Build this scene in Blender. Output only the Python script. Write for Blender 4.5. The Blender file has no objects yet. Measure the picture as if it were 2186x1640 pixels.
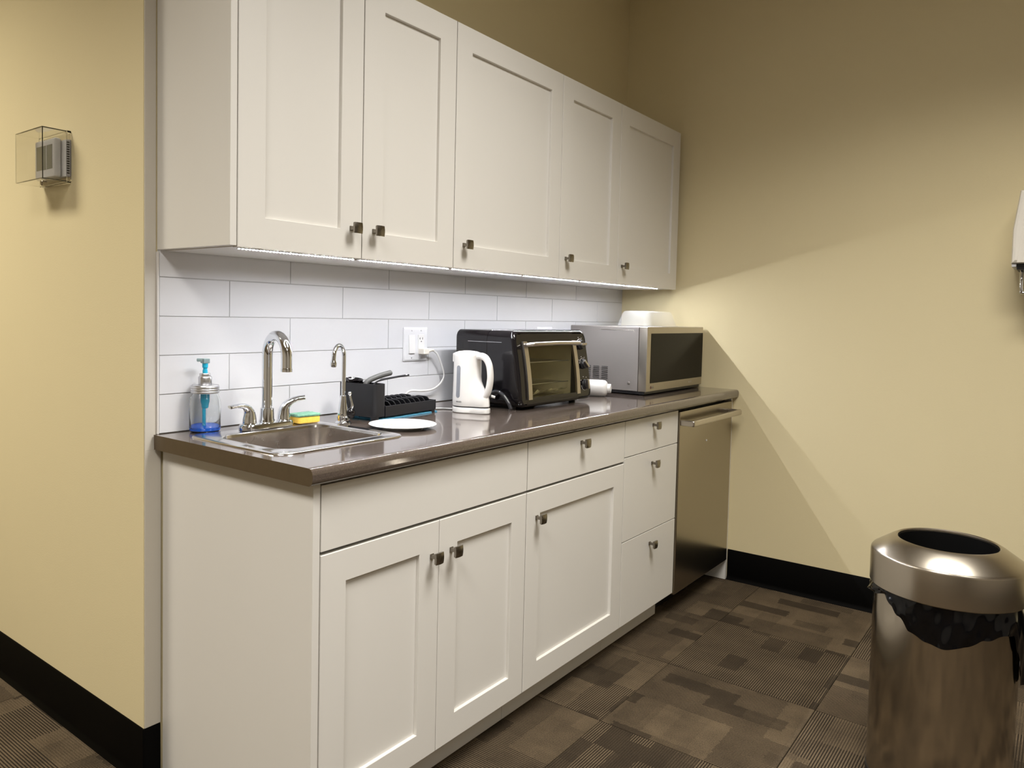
import bpy, bmesh, math, random
from mathutils import Vector, Matrix

random.seed(7)
PI = math.pi
scene = bpy.context.scene
COL = scene.collection

# ------------------------------------------------------------------ camera
cam_d = bpy.data.cameras.new('camera')
cam = bpy.data.objects.new('camera', cam_d); COL.objects.link(cam)
cam_d.sensor_fit = 'HORIZONTAL'; cam_d.sensor_width = 36.0
cam_d.lens = 1608.14 / 2186 * 36.0
cam_d.shift_x = 51.656 / 2186; cam_d.shift_y = -68.72 / 2186
cam_d.clip_start = 0.02
RIGHT = Vector((0.6103255, -0.7918564, 0.0215920))
UP = Vector((0.0247808, 0.0463298, 0.9986188))
FWD = Vector((0.7917630, 0.6089475, -0.0478991))
m = Matrix.Identity(4)
for i in range(3):
    m[i][0] = RIGHT[i]; m[i][1] = UP[i]; m[i][2] = -FWD[i]
m.translation = Vector((-1.01667, -1.85765, 1.23855))
cam.matrix_world = m
scene.camera = cam

# ------------------------------------------------------------------ world, exposure, light levels
w = bpy.data.worlds.new('world'); scene.world = w; w.use_nodes = True
w.node_tree.nodes['Background'].inputs[0].default_value = (0.5, 0.5, 0.5, 1)
w.node_tree.nodes['Background'].inputs[1].default_value = 0.02
scene.view_settings.view_transform = 'Standard'
scene.view_settings.look = 'None'
scene.view_settings.gamma = 1.0
scene.view_settings.exposure = 0.0
scene.view_settings.use_curve_mapping = False
P_ROOM = 50.0          # watts of each louvred ceiling panel
P_HALL = 52.0
SPREAD = math.radians(132)
E_LED = 2300.0         # diodes of the strip under the wall cabinets
C_ROOM = (1.0, 0.966, 0.905)
C_HALL = (1.0, 0.93, 0.79)
C_LED = (0.93, 0.95, 1.0)

# ------------------------------------------------------------------ helpers
def link(o, parent=None):
    COL.objects.link(o)
    if parent is not None: o.parent = parent
    return o

def tag(o, label=None, cat=None, group=None, kind=None):
    if label: o['label'] = label
    if cat: o['category'] = cat
    if group: o['group'] = group
    if kind: o['kind'] = kind
    return o

def thing(name, label, cat, loc=(0, 0, 0), rz=0, group=None):
    o = bpy.data.objects.new(name, None); link(o)
    o.empty_display_size = 0.05
    o.location = loc; o.rotation_euler = (0, 0, rz)
    return tag(o, label, cat, group)

def weighted(o):
    wn = o.modifiers.new('weighted_normal', 'WEIGHTED_NORMAL'); wn.keep_sharp = True; wn.weight = 80
    return o

class MB:
    """collects shapes into one bmesh"""
    def __init__(s): s.bm = bmesh.new(); s.wn = False
    def _xf(s, vs, M):
        if M is not None:
            for v in vs: v.co = M @ v.co
    def box(s, x0, x1, y0, y1, z0, z1, bev=0.0, seg=2, M=None):
        co = [(x0,y0,z0),(x1,y0,z0),(x1,y1,z0),(x0,y1,z0),(x0,y0,z1),(x1,y0,z1),(x1,y1,z1),(x0,y1,z1)]
        b2 = bmesh.new()
        vs = [b2.verts.new(c) for c in co]
        for f in ((0,3,2,1),(4,5,6,7),(0,1,5,4),(1,2,6,5),(2,3,7,6),(3,0,4,7)): b2.faces.new([vs[i] for i in f])
        if bev > 0: s.wn = True
        if bev > 0: bmesh.ops.bevel(b2, geom=b2.edges[:], offset=bev, segments=seg, profile=0.5, affect='EDGES')
        s._xf(b2.verts, M); s.merge(b2); return s
    def merge(s, b2):
        me = bpy.data.meshes.new('t'); b2.to_mesh(me); b2.free(); s.bm.from_mesh(me); bpy.data.meshes.remove(me)
    def rings(s, rings, cap0=True, cap1=True, closed=True, M=None, loop=False):
        b2 = s.bm; L = []
        for r in rings: L.append([b2.verts.new(M @ Vector(c) if M is not None else c) for c in r])
        n = len(L[0]); pairs = list(zip(L[:-1], L[1:]))
        if loop: pairs.append((L[-1], L[0]))
        for a, b in pairs:
            for i in range(n if closed else n - 1):
                j = (i + 1) % n
                try: b2.faces.new((a[i], a[j], b[j], b[i]))
                except ValueError: pass
        if cap0 and closed and not loop: b2.faces.new(L[0][::-1])
        if cap1 and closed and not loop: b2.faces.new(L[-1])
        return s
    def lathe(s, prof, c=(0,0,0), seg=32, M=None, caps=(True, True)):
        R = []
        for r, z in prof:
            R.append([(c[0] + max(r,1e-5)*math.cos(2*PI*k/seg), c[1] + max(r,1e-5)*math.sin(2*PI*k/seg), c[2] + z) for k in range(seg)])
        return s.rings(R, caps[0], caps[1], M=M)
    def tube(s, path, rad, seg=12, caps=True, up=(0,0,1), M=None):
        """sweep; rad = number, (a, b) or list of them. a is along side, b along 'up-ish' normal"""
        P = [Vector(p) for p in path]; n = len(P); R = []
        T = []
        for i in range(n):
            a = P[max(0, i-1)]; b = P[min(n-1, i+1)]
            T.append((b - a).normalized())
        u = Vector(up); u = u - T[0]*u.dot(T[0])
        if u.length < 1e-4: u = Vector((1,0,0)) - T[0]*T[0].x
        u.normalize()
        for i in range(n):
            u = (u - T[i]*u.dot(T[i])).normalized()
            sd = T[i].cross(u)
            r = rad[i] if isinstance(rad, list) else rad
            a, b = r if isinstance(r, tuple) else (r, r)
            R.append([tuple(P[i] + sd*(a*math.cos(2*PI*k/seg)) + u*(b*math.sin(2*PI*k/seg))) for k in range(seg)])
        return s.rings(R, caps, caps, M=M)
    def prism(s, poly, lo, hi, axis='x', M=None, bev=0):
        """poly in the two other axes (order y,z / x,z / x,y)"""
        def P(a, b, t):
            return {'x': (t,a,b), 'y': (a,t,b), 'z': (a,b,t)}[axis]
        b2 = bmesh.new()
        A = [b2.verts.new(P(a,b,lo)) for a,b in poly]; B = [b2.verts.new(P(a,b,hi)) for a,b in poly]
        n = len(A)
        for i in range(n): b2.faces.new((A[i], A[(i+1)%n], B[(i+1)%n], B[i]))
        f0 = b2.faces.new(A[::-1]); f1 = b2.faces.new(B)
        if bev:
            s.wn = True
            es = list(set(f0.edges[:] + f1.edges[:]))
            bmesh.ops.bevel(b2, geom=es, offset=bev, segments=2, profile=0.5, affect='EDGES')
        s._xf(b2.verts, M); s.merge(b2); return s
    def sphere(s, c, r, M=None, sc=(1,1,1), seg=16):
        prof = []
        for k in range(seg//2 + 1):
            t = -PI/2 + PI*k/(seg//2); prof.append((math.cos(t), math.sin(t)))
        R = [[(c[0]+r*sc[0]*max(p,1e-4)*math.cos(2*PI*k/seg), c[1]+r*sc[1]*max(p,1e-4)*math.sin(2*PI*k/seg), c[2]+r*sc[2]*q) for k in range(seg)] for p, q in prof]
        return s.rings(R, M=M)
    def build(s, name, mat, parent=None, ang=35, loc=None):
        bmesh.ops.remove_doubles(s.bm, verts=s.bm.verts[:], dist=1e-6)
        bmesh.ops.recalc_face_normals(s.bm, faces=s.bm.faces[:])
        me = bpy.data.meshes.new(name); s.bm.to_mesh(me); s.bm.free()
        for p in me.polygons: p.use_smooth = True
        me.set_sharp_from_angle(angle=math.radians(ang))
        if mat is not None: me.materials.append(mat)
        o = bpy.data.objects.new(name, me); link(o, parent)
        if loc: o.location = loc
        if s.wn: weighted(o)
        return o

def rrect(x0, x1, y0, y1, r, z=None, seg=6):
    r = min(r, (x1-x0)/2 - 1e-5, (y1-y0)/2 - 1e-5)
    out = []
    for cx, cy, a0 in ((x1-r, y1-r, 0), (x0+r, y1-r, PI/2), (x0+r, y0+r, PI), (x1-r, y0+r, 1.5*PI)):
        for k in range(seg+1):
            a = a0 + PI/2*k/seg
            p = (cx + r*math.cos(a), cy + r*math.sin(a))
            out.append(p if z is None else (p[0], p[1], z))
    return out

def arc(c, r, a0, a1, n):
    return [(c[0] + r*math.cos(a0+(a1-a0)*k/n), c[1] + r*math.sin(a0+(a1-a0)*k/n)) for k in range(n+1)]

def smooth_path(pts, n=8):
    """Catmull-Rom through pts"""
    P = [Vector(p) for p in pts]; P = [2*P[0]-P[1]] + P + [2*P[-1]-P[-2]]
    out = []
    for i in range(1, len(P)-2):
        for k in range(n):
            t = k/n; a, b, c, d = P[i-1:i+3]
            out.append(0.5*((2*b) + (c-a)*t + (2*a-5*b+4*c-d)*t*t + (3*b-a-3*c+d)*t**3))
    out.append(P[-2]); return out

def text_mesh(name, body, size, mat, parent, M, depth=0.0004):
    cu = bpy.data.curves.new(name, 'FONT'); cu.body = body; cu.size = size; cu.extrude = depth
    cu.align_x = 'CENTER'; cu.align_y = 'CENTER'; cu.resolution_u = 3
    t = bpy.data.objects.new(name, cu); COL.objects.link(t)
    bpy.context.view_layer.update()
    me = bpy.data.meshes.new_from_object(t.evaluated_get(bpy.context.evaluated_depsgraph_get()))
    bpy.data.objects.remove(t); bpy.data.curves.remove(cu)
    me.transform(M); me.materials.clear(); me.materials.append(mat)
    return link(bpy.data.objects.new(name, me), parent)

# ------------------------------------------------------------------ materials
def nmat(name):
    mt = bpy.data.materials.new(name); mt.use_nodes = True
    nt = mt.node_tree; b = nt.nodes['Principled BSDF']
    return mt, nt, b

def pbr(name, col, rough=0.5, metal=0.0, var=0.04, vscale=6.0, bump=0.0, bscale=200.0, spec=0.5, rvar=0.0, stretch=None,
        trans=0.0, ior=1.45, alpha=None, coat=0.0):
    mt, nt, b = nmat(name)
    N, L = nt.nodes, nt.links
    tc = N.new('ShaderNodeTexCoord'); src = tc.outputs['Object']
    if stretch:
        mp = N.new('ShaderNodeMapping'); mp.inputs['Scale'].default_value = stretch
        L.new(src, mp.inputs['Vector']); src = mp.outputs['Vector']
    no = N.new('ShaderNodeTexNoise'); no.inputs['Scale'].default_value = vscale; no.inputs['Detail'].default_value = 3
    L.new(src, no.inputs['Vector'])
    mx = N.new('ShaderNodeMix'); mx.data_type = 'RGBA'
    mx.inputs['A'].default_value = (*[c*(1-var) for c in col], 1)
    mx.inputs['B'].default_value = (*[min(1, c*(1+var)) for c in col], 1)
    L.new(no.outputs['Fac'], mx.inputs['Factor']); L.new(mx.outputs['Result'], b.inputs['Base Color'])
    b.inputs['Roughness'].default_value = rough; b.inputs['Metallic'].default_value = metal
    b.inputs['Specular IOR Level'].default_value = spec
    b.inputs['Transmission Weight'].default_value = trans; b.inputs['IOR'].default_value = ior
    b.inputs['Coat Weight'].default_value = coat
    if alpha is not None: b.inputs['Alpha'].default_value = alpha
    if rvar:
        mr = N.new('ShaderNodeMapRange'); mr.inputs['To Min'].default_value = max(0, rough-rvar); mr.inputs['To Max'].default_value = rough+rvar
        L.new(no.outputs['Fac'], mr.inputs['Value']); L.new(mr.outputs['Result'], b.inputs['Roughness'])
    if bump:
        n2 = N.new('ShaderNodeTexNoise'); n2.inputs['Scale'].default_value = bscale; n2.inputs['Detail'].default_value = 2
        L.new(src, n2.inputs['Vector'])
        bp = N.new('ShaderNodeBump'); bp.inputs['Strength'].default_value = bump; bp.inputs['Distance'].default_value = 0.002
        L.new(n2.outputs['Fac'], bp.inputs['Height']); L.new(bp.outputs['Normal'], b.inputs['Normal'])
    return mt

def emit(name, col, s):
    mt, nt, b = nmat(name)
    b.inputs['Base Color'].default_value = (0.8, 0.8, 0.8, 1)
    b.inputs['Emission Color'].default_value = (*col, 1); b.inputs['Emission Strength'].default_value = s
    return mt

def carpet_material():
    mt, nt, b = nmat('carpet')
    N, L = nt.nodes, nt.links
    def math_(op, a, c=None, v=None):
        n = N.new('ShaderNodeMath'); n.operation = op
        for i, q in enumerate((a, c)):
            if q is None: continue
            if isinstance(q, (int, float)): n.inputs[i].default_value = q
            else: L.new(q, n.inputs[i])
        return n.outputs[0]
    tc = N.new('ShaderNodeTexCoord'); oi = N.new('ShaderNodeObjectInfo')
    comb = N.new('ShaderNodeCombineXYZ')
    L.new(math_('MULTIPLY', oi.outputs['Random'], 37.0), comb.inputs[0]); L.new(math_('MULTIPLY', oi.outputs['Random'], 91.0), comb.inputs[1])
    off = N.new('ShaderNodeVectorMath'); off.operation = 'ADD'
    dn = N.new('ShaderNodeTexNoise'); dn.inputs['Scale'].default_value = 60; dn.inputs['Detail'].default_value = 3
    L.new(tc.outputs['Object'], dn.inputs['Vector'])
    dv = N.new('ShaderNodeVectorMath'); dv.operation = 'MULTIPLY_ADD'
    dv.inputs[1].default_value = (.022, .010, 0); L.new(dn.outputs['Color'], dv.inputs[0]); L.new(comb.outputs[0], dv.inputs[2])
    L.new(tc.outputs['Object'], off.inputs[0]); L.new(dv.outputs[0], off.inputs[1])
    def brick(wd, ht, o, freq=2, extra=(0,0,0)):
        mp = N.new('ShaderNodeMapping'); mp.inputs['Location'].default_value = extra
        L.new(off.outputs[0], mp.inputs['Vector'])
        br = N.new('ShaderNodeTexBrick'); br.offset = o; br.offset_frequency = freq
        br.inputs['Color1'].default_value = (0,0,0,1); br.inputs['Color2'].default_value = (1,1,1,1); br.inputs['Mortar'].default_value = (.5,.5,.5,1)
        br.inputs['Scale'].default_value = 1.0; br.inputs['Mortar Size'].default_value = 0.0; br.inputs['Bias'].default_value = 0.0
        br.inputs['Brick Width'].default_value = wd; br.inputs['Row Height'].default_value = ht
        L.new(mp.outputs[0], br.inputs['Vector']); return br.outputs['Color']
    sw = N.new('ShaderNodeSeparateXYZ'); L.new(tc.outputs['Object'], sw.inputs[0])
    # stripes run along local x
    st = math_('SINE', math_('MULTIPLY', sw.outputs[1], 2*PI/0.0074))
    st = math_('ADD', math_('MULTIPLY', st, 0.5), 0.5)
    p1 = brick(0.125, 0.068, 0.37, 3); p2 = brick(0.083, 0.146, 0.61, extra=(3.3, 1.7, 0)); p3 = brick(0.21, 0.31, 0.43, extra=(7.1, 4.9, 0))
    # dark patches where p1 is low, faint tone from p2
    dk = N.new('ShaderNodeMapRange'); dk.inputs['From Min'].default_value = 0.10; dk.inputs['From Max'].default_value = 0.26
    L.new(p1, dk.inputs['Value'])
    tone = math_('ADD', math_('MULTIPLY', p2, 0.22), 0.62)
    tone = math_('MULTIPLY', tone, math_('ADD', math_('MULTIPLY', dk.outputs[0], 0.62), 0.38))
    ns = N.new('ShaderNodeTexNoise'); ns.inputs['Scale'].default_value = 300; ns.inputs['Detail'].default_value = 2
    L.new(tc.outputs['Object'], ns.inputs['Vector'])
    big = N.new('ShaderNodeTexNoise'); big.inputs['Scale'].default_value = 9; big.inputs['Detail'].default_value = 4
    L.new(off.outputs[0], big.inputs['Vector'])
    # striped areas
    sm = N.new('ShaderNodeMapRange'); sm.inputs['From Min'].default_value = 0.26; sm.inputs['From Max'].default_value = 0.40
    L.new(p3, sm.inputs['Value'])
    sfac = math_('MULTIPLY', math_('ADD', math_('MULTIPLY', sm.outputs[0], 0.75), 0.25), math_('ADD', math_('MULTIPLY', dk.outputs[0], 0.55), 0.45))
    smul = math_('SUBTRACT', 1.0, math_('MULTIPLY', sfac, math_('SUBTRACT', 1.0, math_('MULTIPLY', st, 1.35))))
    tone = math_('MULTIPLY', tone, smul)
    tone = math_('MULTIPLY', tone, math_('ADD', math_('MULTIPLY', ns.outputs['Fac'], 1.9), 0.05))
    tone = math_('MULTIPLY', tone, math_('ADD', math_('MULTIPLY', big.outputs['Fac'], 1.2), 0.4))
    mx = N.new('ShaderNodeMix'); mx.data_type = 'RGBA'
    mx.inputs['A'].default_value = (0.012, 0.0085, 0.006, 1); mx.inputs['B'].default_value = (.138, .102, .063, 1)
    L.new(tone, mx.inputs['Factor']); L.new(mx.outputs['Result'], b.inputs['Base Color'])
    b.inputs['Roughness'].default_value = 0.95; b.inputs['Specular IOR Level'].default_value = 0.15
    bp = N.new('ShaderNodeBump'); bp.inputs['Strength'].default_value = 0.5; bp.inputs['Distance'].default_value = 0.002
    L.new(math_('ADD', ns.outputs['Fac'], math_('MULTIPLY', st, 0.6)), bp.inputs['Height']); L.new(bp.outputs['Normal'], b.inputs['Normal'])
    return mt

def counter_material():
    mt, nt, b = nmat('counter_laminate')
    N, L = nt.nodes, nt.links
    tc = N.new('ShaderNodeTexCoord')
    n1 = N.new('ShaderNodeTexNoise'); n1.inputs['Scale'].default_value = 320; n1.inputs['Detail'].default_value = 5; n1.inputs['Roughness'].default_value = .7
    L.new(tc.outputs['Object'], n1.inputs['Vector'])
    vo = N.new('ShaderNodeTexVoronoi'); vo.inputs['Scale'].default_value = 210; L.new(tc.outputs['Object'], vo.inputs['Vector'])
    r1 = N.new('ShaderNodeValToRGB')
    r1.color_ramp.elements[0].position = .35; r1.color_ramp.elements[0].color = (.086, .066, .054, 1)
    r1.color_ramp.elements[1].position = .68; r1.color_ramp.elements[1].color = (.122, .095, .079, 1)
    L.new(n1.outputs['Fac'], r1.inputs['Fac'])
    sp = N.new('ShaderNodeValToRGB')
    sp.color_ramp.elements[0].position = .07; sp.color_ramp.elements[0].color = (1, 1, 1, 1)
    sp.color_ramp.elements[1].position = .14; sp.color_ramp.elements[1].color = (0, 0, 0, 1)
    L.new(vo.outputs['Distance'], sp.inputs['Fac'])
    sel = N.new('ShaderNodeMath'); sel.operation = 'GREATER_THAN'; sel.inputs[1].default_value = .80
    sx = N.new('ShaderNodeSeparateColor'); L.new(vo.outputs['Color'], sx.inputs[0]); L.new(sx.outputs[0], sel.inputs[0])
    mu = N.new('ShaderNodeMath'); mu.operation = 'MULTIPLY'; L.new(sp.outputs['Color'], mu.inputs[0]); L.new(sel.outputs[0], mu.inputs[1])
    mx = N.new('ShaderNodeMix'); mx.data_type = 'RGBA'; mx.inputs['B'].default_value = (.36, .29, .22, 1)
    L.new(r1.outputs['Color'], mx.inputs['A']); L.new(mu.outputs[0], mx.inputs['Factor']); L.new(mx.outputs['Result'], b.inputs['Base Color'])
    b.inputs['Roughness'].default_value = .11
    b.inputs['Specular IOR Level'].default_value = .9
    b.inputs['Coat Weight'].default_value = .4; b.inputs['Coat Roughness'].default_value = .05; b.inputs['Coat IOR'].default_value = 1.6
    return mt

WALL = pbr('wall_paint', (.74, .645, .405), .85, var=.02, vscale=2, bump=.12, bscale=260, spec=.25)
FARW = pbr('unseen_wall_grey', (.50, .455, .39), .85, var=.03, vscale=2, bump=.1, bscale=260, spec=.25)  # unseen walls, grey chosen to cool the bounce and darken reflections
CEIL = pbr('ceiling_paint', (.84, .81, .76), .9, var=.03, bump=.1, bscale=90)
BASE = pbr('black_rubber', (.0012, .0011, .0010), .5, var=.1, spec=.08)
CAB = pbr('cabinet_white', (.76, .74, .70), .38, var=.012, vscale=3, bump=.02, bscale=400, spec=.4)
CABIN = pbr('cabinet_inside', (.55, .52, .47), .6, var=.03)
COUNTER = counter_material()
TILE = pbr('tile_glaze', (.70, .70, .72), .07, var=.012, vscale=5, bump=.05, bscale=14, spec=.5)
GROUT = pbr('grout', (.48, .47, .47), .9, var=.06, vscale=40, bump=.2)
TRIM = pbr('tile_trim', (.72, .69, .66), .4, var=.02)
STEEL = pbr('brushed_steel', (.56, .52, .47), .30, 1.0, var=.05, vscale=20, rvar=.04, stretch=(1, 1, 30))
STEELV = pbr('brushed_steel_can', (.45, .405, .34), .16, 1.0, var=.01, vscale=14, stretch=(1, 1, 40))
STEELL = pbr('brushed_steel_lid', (.45, .405, .34), .27, 1.0, var=.02, vscale=14)
STEELD = pbr('dishwasher_steel', (.40, .36, .30), .24, 1.0, var=.012, vscale=30, rvar=.012, stretch=(1, 1, 60))
STEELM = pbr('microwave_steel', (.235, .215, .205), .42, .25, var=.03, vscale=20, rvar=.03, stretch=(1, 1, 30))
SINK = pbr('sink_steel', (.52, .48, .45), .26, 1.0, var=.06, vscale=30, rvar=.05)
RIM = pbr('sink_rim_steel', (.72, .70, .69), .17, 1.0, var=.05, vscale=30, rvar=.05)
CHROME = pbr('chrome', (.76, .78, .81), .05, 1.0, var=.01)
KNOB = pbr('pewter_knob', (.26, .235, .20), .27, 1.0, var=.12, vscale=60, rvar=.08)
ALU = pbr('aluminium', (.62, .62, .64), .32, 1.0, var=.04, vscale=40)
GLASS = pbr('clear_glass', (.97, .99, .99), .02, trans=1.0, ior=1.45, var=.0)
ACRY = pbr('clear_acrylic', (.99, .99, .98), .02, trans=1.0, ior=1.35, var=.0)
CYAN = pbr('cyan_plastic', (.02, .48, .72), .3, var=.05, trans=.25)
BLUE = pbr('blue_soap', (.008, .17, 1.0), .05, trans=.0, ior=1.33, var=.02)
WHITE = pbr('white_plastic', (.78, .77, .76), .28, var=.01)
KETTLE = pbr('kettle_plastic', (.72, .70, .675), .24, var=.01)
IVORY = pbr('ivory_plastic', (.80, .76, .68), .35, var=.02)
PLATEM = pbr('outlet_plate', (.76, .76, .78), .25, var=.01)
WINDOW = pbr('kettle_window', (.24, .25, .28), .18, var=.15, vscale=50)
BLACK = pbr('black_gloss', (.006, .005, .006), .10, var=.1, spec=.6)
BLACKM = pbr('black_plastic', (.014, .014, .016), .36, var=.1)
RACK = pbr('rack_plastic', (.012, .012, .0145), .45, var=.12, vscale=20, bump=.05)
GREY = pbr('grey_rubber', (.09, .09, .087), .5, var=.1)
FOAM = pbr('sponge_foam', (.78, .48, .07), .9, var=.2, vscale=90, bump=.8, bscale=160)
SCOUR = pbr('scour_pad', (.22, .45, .32), .95, var=.35, vscale=120, bump=1.0, bscale=220)
CLOTH = pbr('blue_cloth', (.09, .34, .52), .95, var=.2, vscale=60, bump=.8, bscale=240)
PORC = pbr('porcelain', (.74, .73, .70), .14, var=.01)
RINGM = pbr('plate_print', (.58, .56, .42), .25, var=.03)
OVENIN = pbr('oven_inside', (.62, .57, .42), .4, .2, var=.15, vscale=20)
OVENGL = pbr('oven_glass', (.92, .90, .76), .03, trans=1.0, ior=1.1, var=.0)
FOIL = pbr('foil', (.8, .78, .72), .16, 1.0, var=.05, bump=.9, bscale=60)
MWGLASS = pbr('microwave_glass', (.006, .0045, .003), .2, var=.05, spec=.10)
STEELF = pbr('microwave_front_steel', (.47, .43, .37), .34, 1.0, var=.02, vscale=20, stretch=(1, 1, 30))
PRINT = pbr('grey_print', (.55, .53, .50), .5, var=.02)
DARKP = pbr('dark_print', (.03, .03, .03), .5, var=.02)
PETP = pbr('frosted_tub', (.90, .93, .97), .15, var=.01, alpha=.15)
BAG = pbr('black_bag', (.0025, .0025, .003), .12, var=.1, bump=.10, bscale=20, spec=.32, stretch=(1, 1, .3))
DEEP = pbr('deep_black_plastic', (.003, .003, .003), .5, var=.1, spec=.2)
LCD = pbr('thermostat_screen', (.17, .18, .16), .15, var=.06)
THERM = pbr('thermostat_plastic', (.60, .60, .62), .4, var=.02)
BRASS = pbr('lock_metal', (.28, .25, .21), .3, 1.0, var=.1)
SMOKE = pbr('smoky_tube', (.035, .035, .04), .06, var=.1, trans=.25, spec=.7)
LEDM = emit('led_diode', C_LED, E_LED)
TAPE = pbr('led_tape', (.70, .70, .70), .5, var=.02)
PANEL_R = emit('light_panel_room', C_ROOM, 3.0)
PANEL_H = emit('light_panel_hall', C_HALL, 3.0)
CARPET = carpet_material()

# ------------------------------------------------------------------ the room
XR = 2.529          # right wall face
XS = -0.035         # face of the corridor wall
XL = -3.3           # far left wall
YB = 3.2            # end of the corridor
YF = -4.4           # wall behind the camera
ZC = 3.0
def struct(name, mb, mat):
    o = mb.build(name, mat); o['kind'] = 'structure'; return o

floor = struct('floor', MB().box(XL-.1, XR+.1, YF-.1, YB+.1, -.12, -.008), GROUT)
# carpet tiles, 0.5 m squares, quarter-turned
gx0, gy0, P = 1.005, -.772, .5
shared = {}
for i in range(-9, 4):
    for j in range(-8, 9):
        x0, x1 = gx0 + i*P, gx0 + (i+1)*P
        y0, y1 = gy0 + j*P, gy0 + (j+1)*P
        x0c, x1c = max(x0, XL), min(x1, XR); y0c, y1c = max(y0, YF), min(y1, YB)
        if x0c > XS - .01 and y1c > 0: y1c = min(y1c, 0)
        if x1c - x0c < .01 or y1c - y0c < .01: continue
        if y0c >= 0 and x1c > XS: x1c = min(x1c, XS)
        if x1c - x0c < .01: continue
        cx, cy = (x0+x1)/2, (y0+y1)/2
        odd = (i + j) % 2
        g = .0012
        e = [x0c-cx+g, x1c-cx-g, y0c-cy+g, y1c-cy-g]
        if odd: e = [e[2], e[3], -e[1], -e[0]]
        key = tuple(round(q, 4) for q in e)
        if key not in shared:
            t = MB().box(e[0], e[1], e[2], e[3], -.008, 0, bev=.0012, seg=1).build('carpet_tile', CARPET, floor)
            shared[key] = t.data
        else:
            t = link(bpy.data.objects.new('carpet_tile', shared[key]), floor)
        t.location = (cx, cy, 0); t.rotation_euler = (0, 0, PI/2 if odd else 0)

struct('ceiling', MB().box(XL-.1, XR+.1, YF-.1, YB+.1, ZC, ZC+.1), CEIL)
wall_back = struct('wall_back', MB().box(.085, XR+.1, 0, .12, -.008, ZC), WALL)
struct('wall_corridor', MB().box(XS, .085, 0, YB, -.008, ZC), WALL)
struct('wall_right', MB().box(XR, XR+.12, YF, 0, -.008, ZC), WALL)
struct('wall_left', MB().box(XL-.12, XL, YF, YB, -.008, ZC), FARW)
struct('wall_front', MB().box(XL-.1, XR+.1, YF-.12, YF, -.008, ZC), FARW)
struct('wall_far', MB().box(XL-.1, XS, YB, YB+.12, -.008, ZC), WALL)
struct('trim_1', MB().box(XS+.001, .0095, -.004, -.0002, .146, .874, bev=.001).box(XS+.001, -.0045, -.004, -.0002, .874, ZC-.001, bev=.001), pbr('trim_paint', (.60, .56, .485), .6, var=.02))
# rubber cove base, profile with a small toe
BBH = .145
def cove(dirv):   # (distance from wall, height)
    return [(0, .0), (.014, .0), (.0125, .004), (.007, .012), (.005, .022), (.004, BBH-.003), (.002, BBH), (0, BBH)]
pr = cove(1)
struct('baseboard_corridor', MB().prism([(XS - a, z) for a, z in pr], -.005, YB, 'y'), BASE)
struct('baseboard_back', MB().prism([(-a, z) for a, z in pr], XS-.005, .008, 'x'), BASE)
struct('baseboard_right', MB().prism([(XR - a, z) for a, z in pr], YF, -.612, 'y'), BASE)
struct('baseboard_left', MB().prism([(XL + a, z) for a, z in pr], YF, YB, 'y'), BASE)
struct('baseboard_front', MB().prism([(YF + a, z) for a, z in pr], XL, XR, 'x'), BASE)

# backsplash: 100 x 410 mm tiles in running bond, on the back wall
ZT = .914; TW, TH = .4127, .1013; GAP = .0012
ZU = 1.385
gb = MB().box(.001, XR, -.006, 0, ZT+.0005, ZU+.06); gb.build('grout', GROUT, wall_back)
MB().box(-.004, .0012, -.0095, 0, ZT+.0005, ZU-.001, bev=.001).build('tile_edge_trim', TRIM, wall_back)
tcache = {}
for r in range(5):
    z0 = ZT + .0008 + r*TH; z1 = min(z0 + TH, ZU + .05)
    xs = [0.0012]
    k = .5 if r % 2 else 1.0
    while k*TW < XR - .01: xs.append(k*TW); k += 1
    xs.append(XR)
    for a, b in zip(xs[:-1], xs[1:]):
        key = (round(b-a, 3), round(z1-z0, 3))
        if key not in tcache:
            o = MB().box(GAP, b-a-GAP, -.0082, -.003, GAP, z1-z0-GAP, bev=.0011, seg=2).build('backsplash_tile', TILE, wall_back)
            tcache[key] = o.data
        else:
            o = weighted(link(bpy.data.objects.new('backsplash_tile', tcache[key]), wall_back))
        o.location = (a, random.uniform(-.0003, .0003), z0)
        o.rotation_euler = (random.uniform(-.002, .002), 0, random.uniform(-.0012, .0012))

# ceiling light panels (outside the picture)
def panel_light(loc, sx, sy, mat, label, power, col):
    t = thing('ceiling_light', label, 'light', loc)
    f = MB()
    for a in ((-sx/2-.03, sx/2+.03, -sy/2-.03, -sy/2), (-sx/2-.03, sx/2+.03, sy/2, sy/2+.03), (-sx/2-.03, -sx/2, -sy/2, sy/2), (sx/2, sx/2+.03, -sy/2, sy/2)):
        f.box(*a, -.03, 0, bev=.003)
    f.build('frame', WHITE, t)
    MB().box(-sx/2, sx/2, -sy/2, sy/2, -.02, -.012).build('diffuser', mat, t)
    la = bpy.data.lights.new('lamp', 'AREA'); la.shape = 'RECTANGLE'; la.size = sx; la.size_y = sy
    la.energy = power; la.color = col; la.spread = SPREAD
    lo = link(bpy.data.objects.new('lamp', la), t); lo.location = (0, 0, -.022)
panel_light((.68, -1.85, ZC), .60, 1.2, PANEL_R, 'white ceiling light panel above the floor in front of the sink', P_ROOM*1.0, C_ROOM)
panel_light((-.9, -3.5, ZC), .60, 1.2, PANEL_R, 'added unseen fill light panel on the ceiling opposite the counter', P_ROOM*.3, C_ROOM)  # added fill lamp, gives the lower doors more frontal light
panel_light((-1.5, -1.4, ZC), .60, 1.2, PANEL_R, 'added unseen fill light panel on the ceiling at the left', P_ROOM*.92, C_ROOM)  # added lamp, set to brighten the left side panels of the cabinets
panel_light((-1.4, 1.4, ZC), .60, 1.2, PANEL_H, 'warm ceiling light panel in the corridor beside the thermostat wall', P_HALL, C_HALL)

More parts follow.
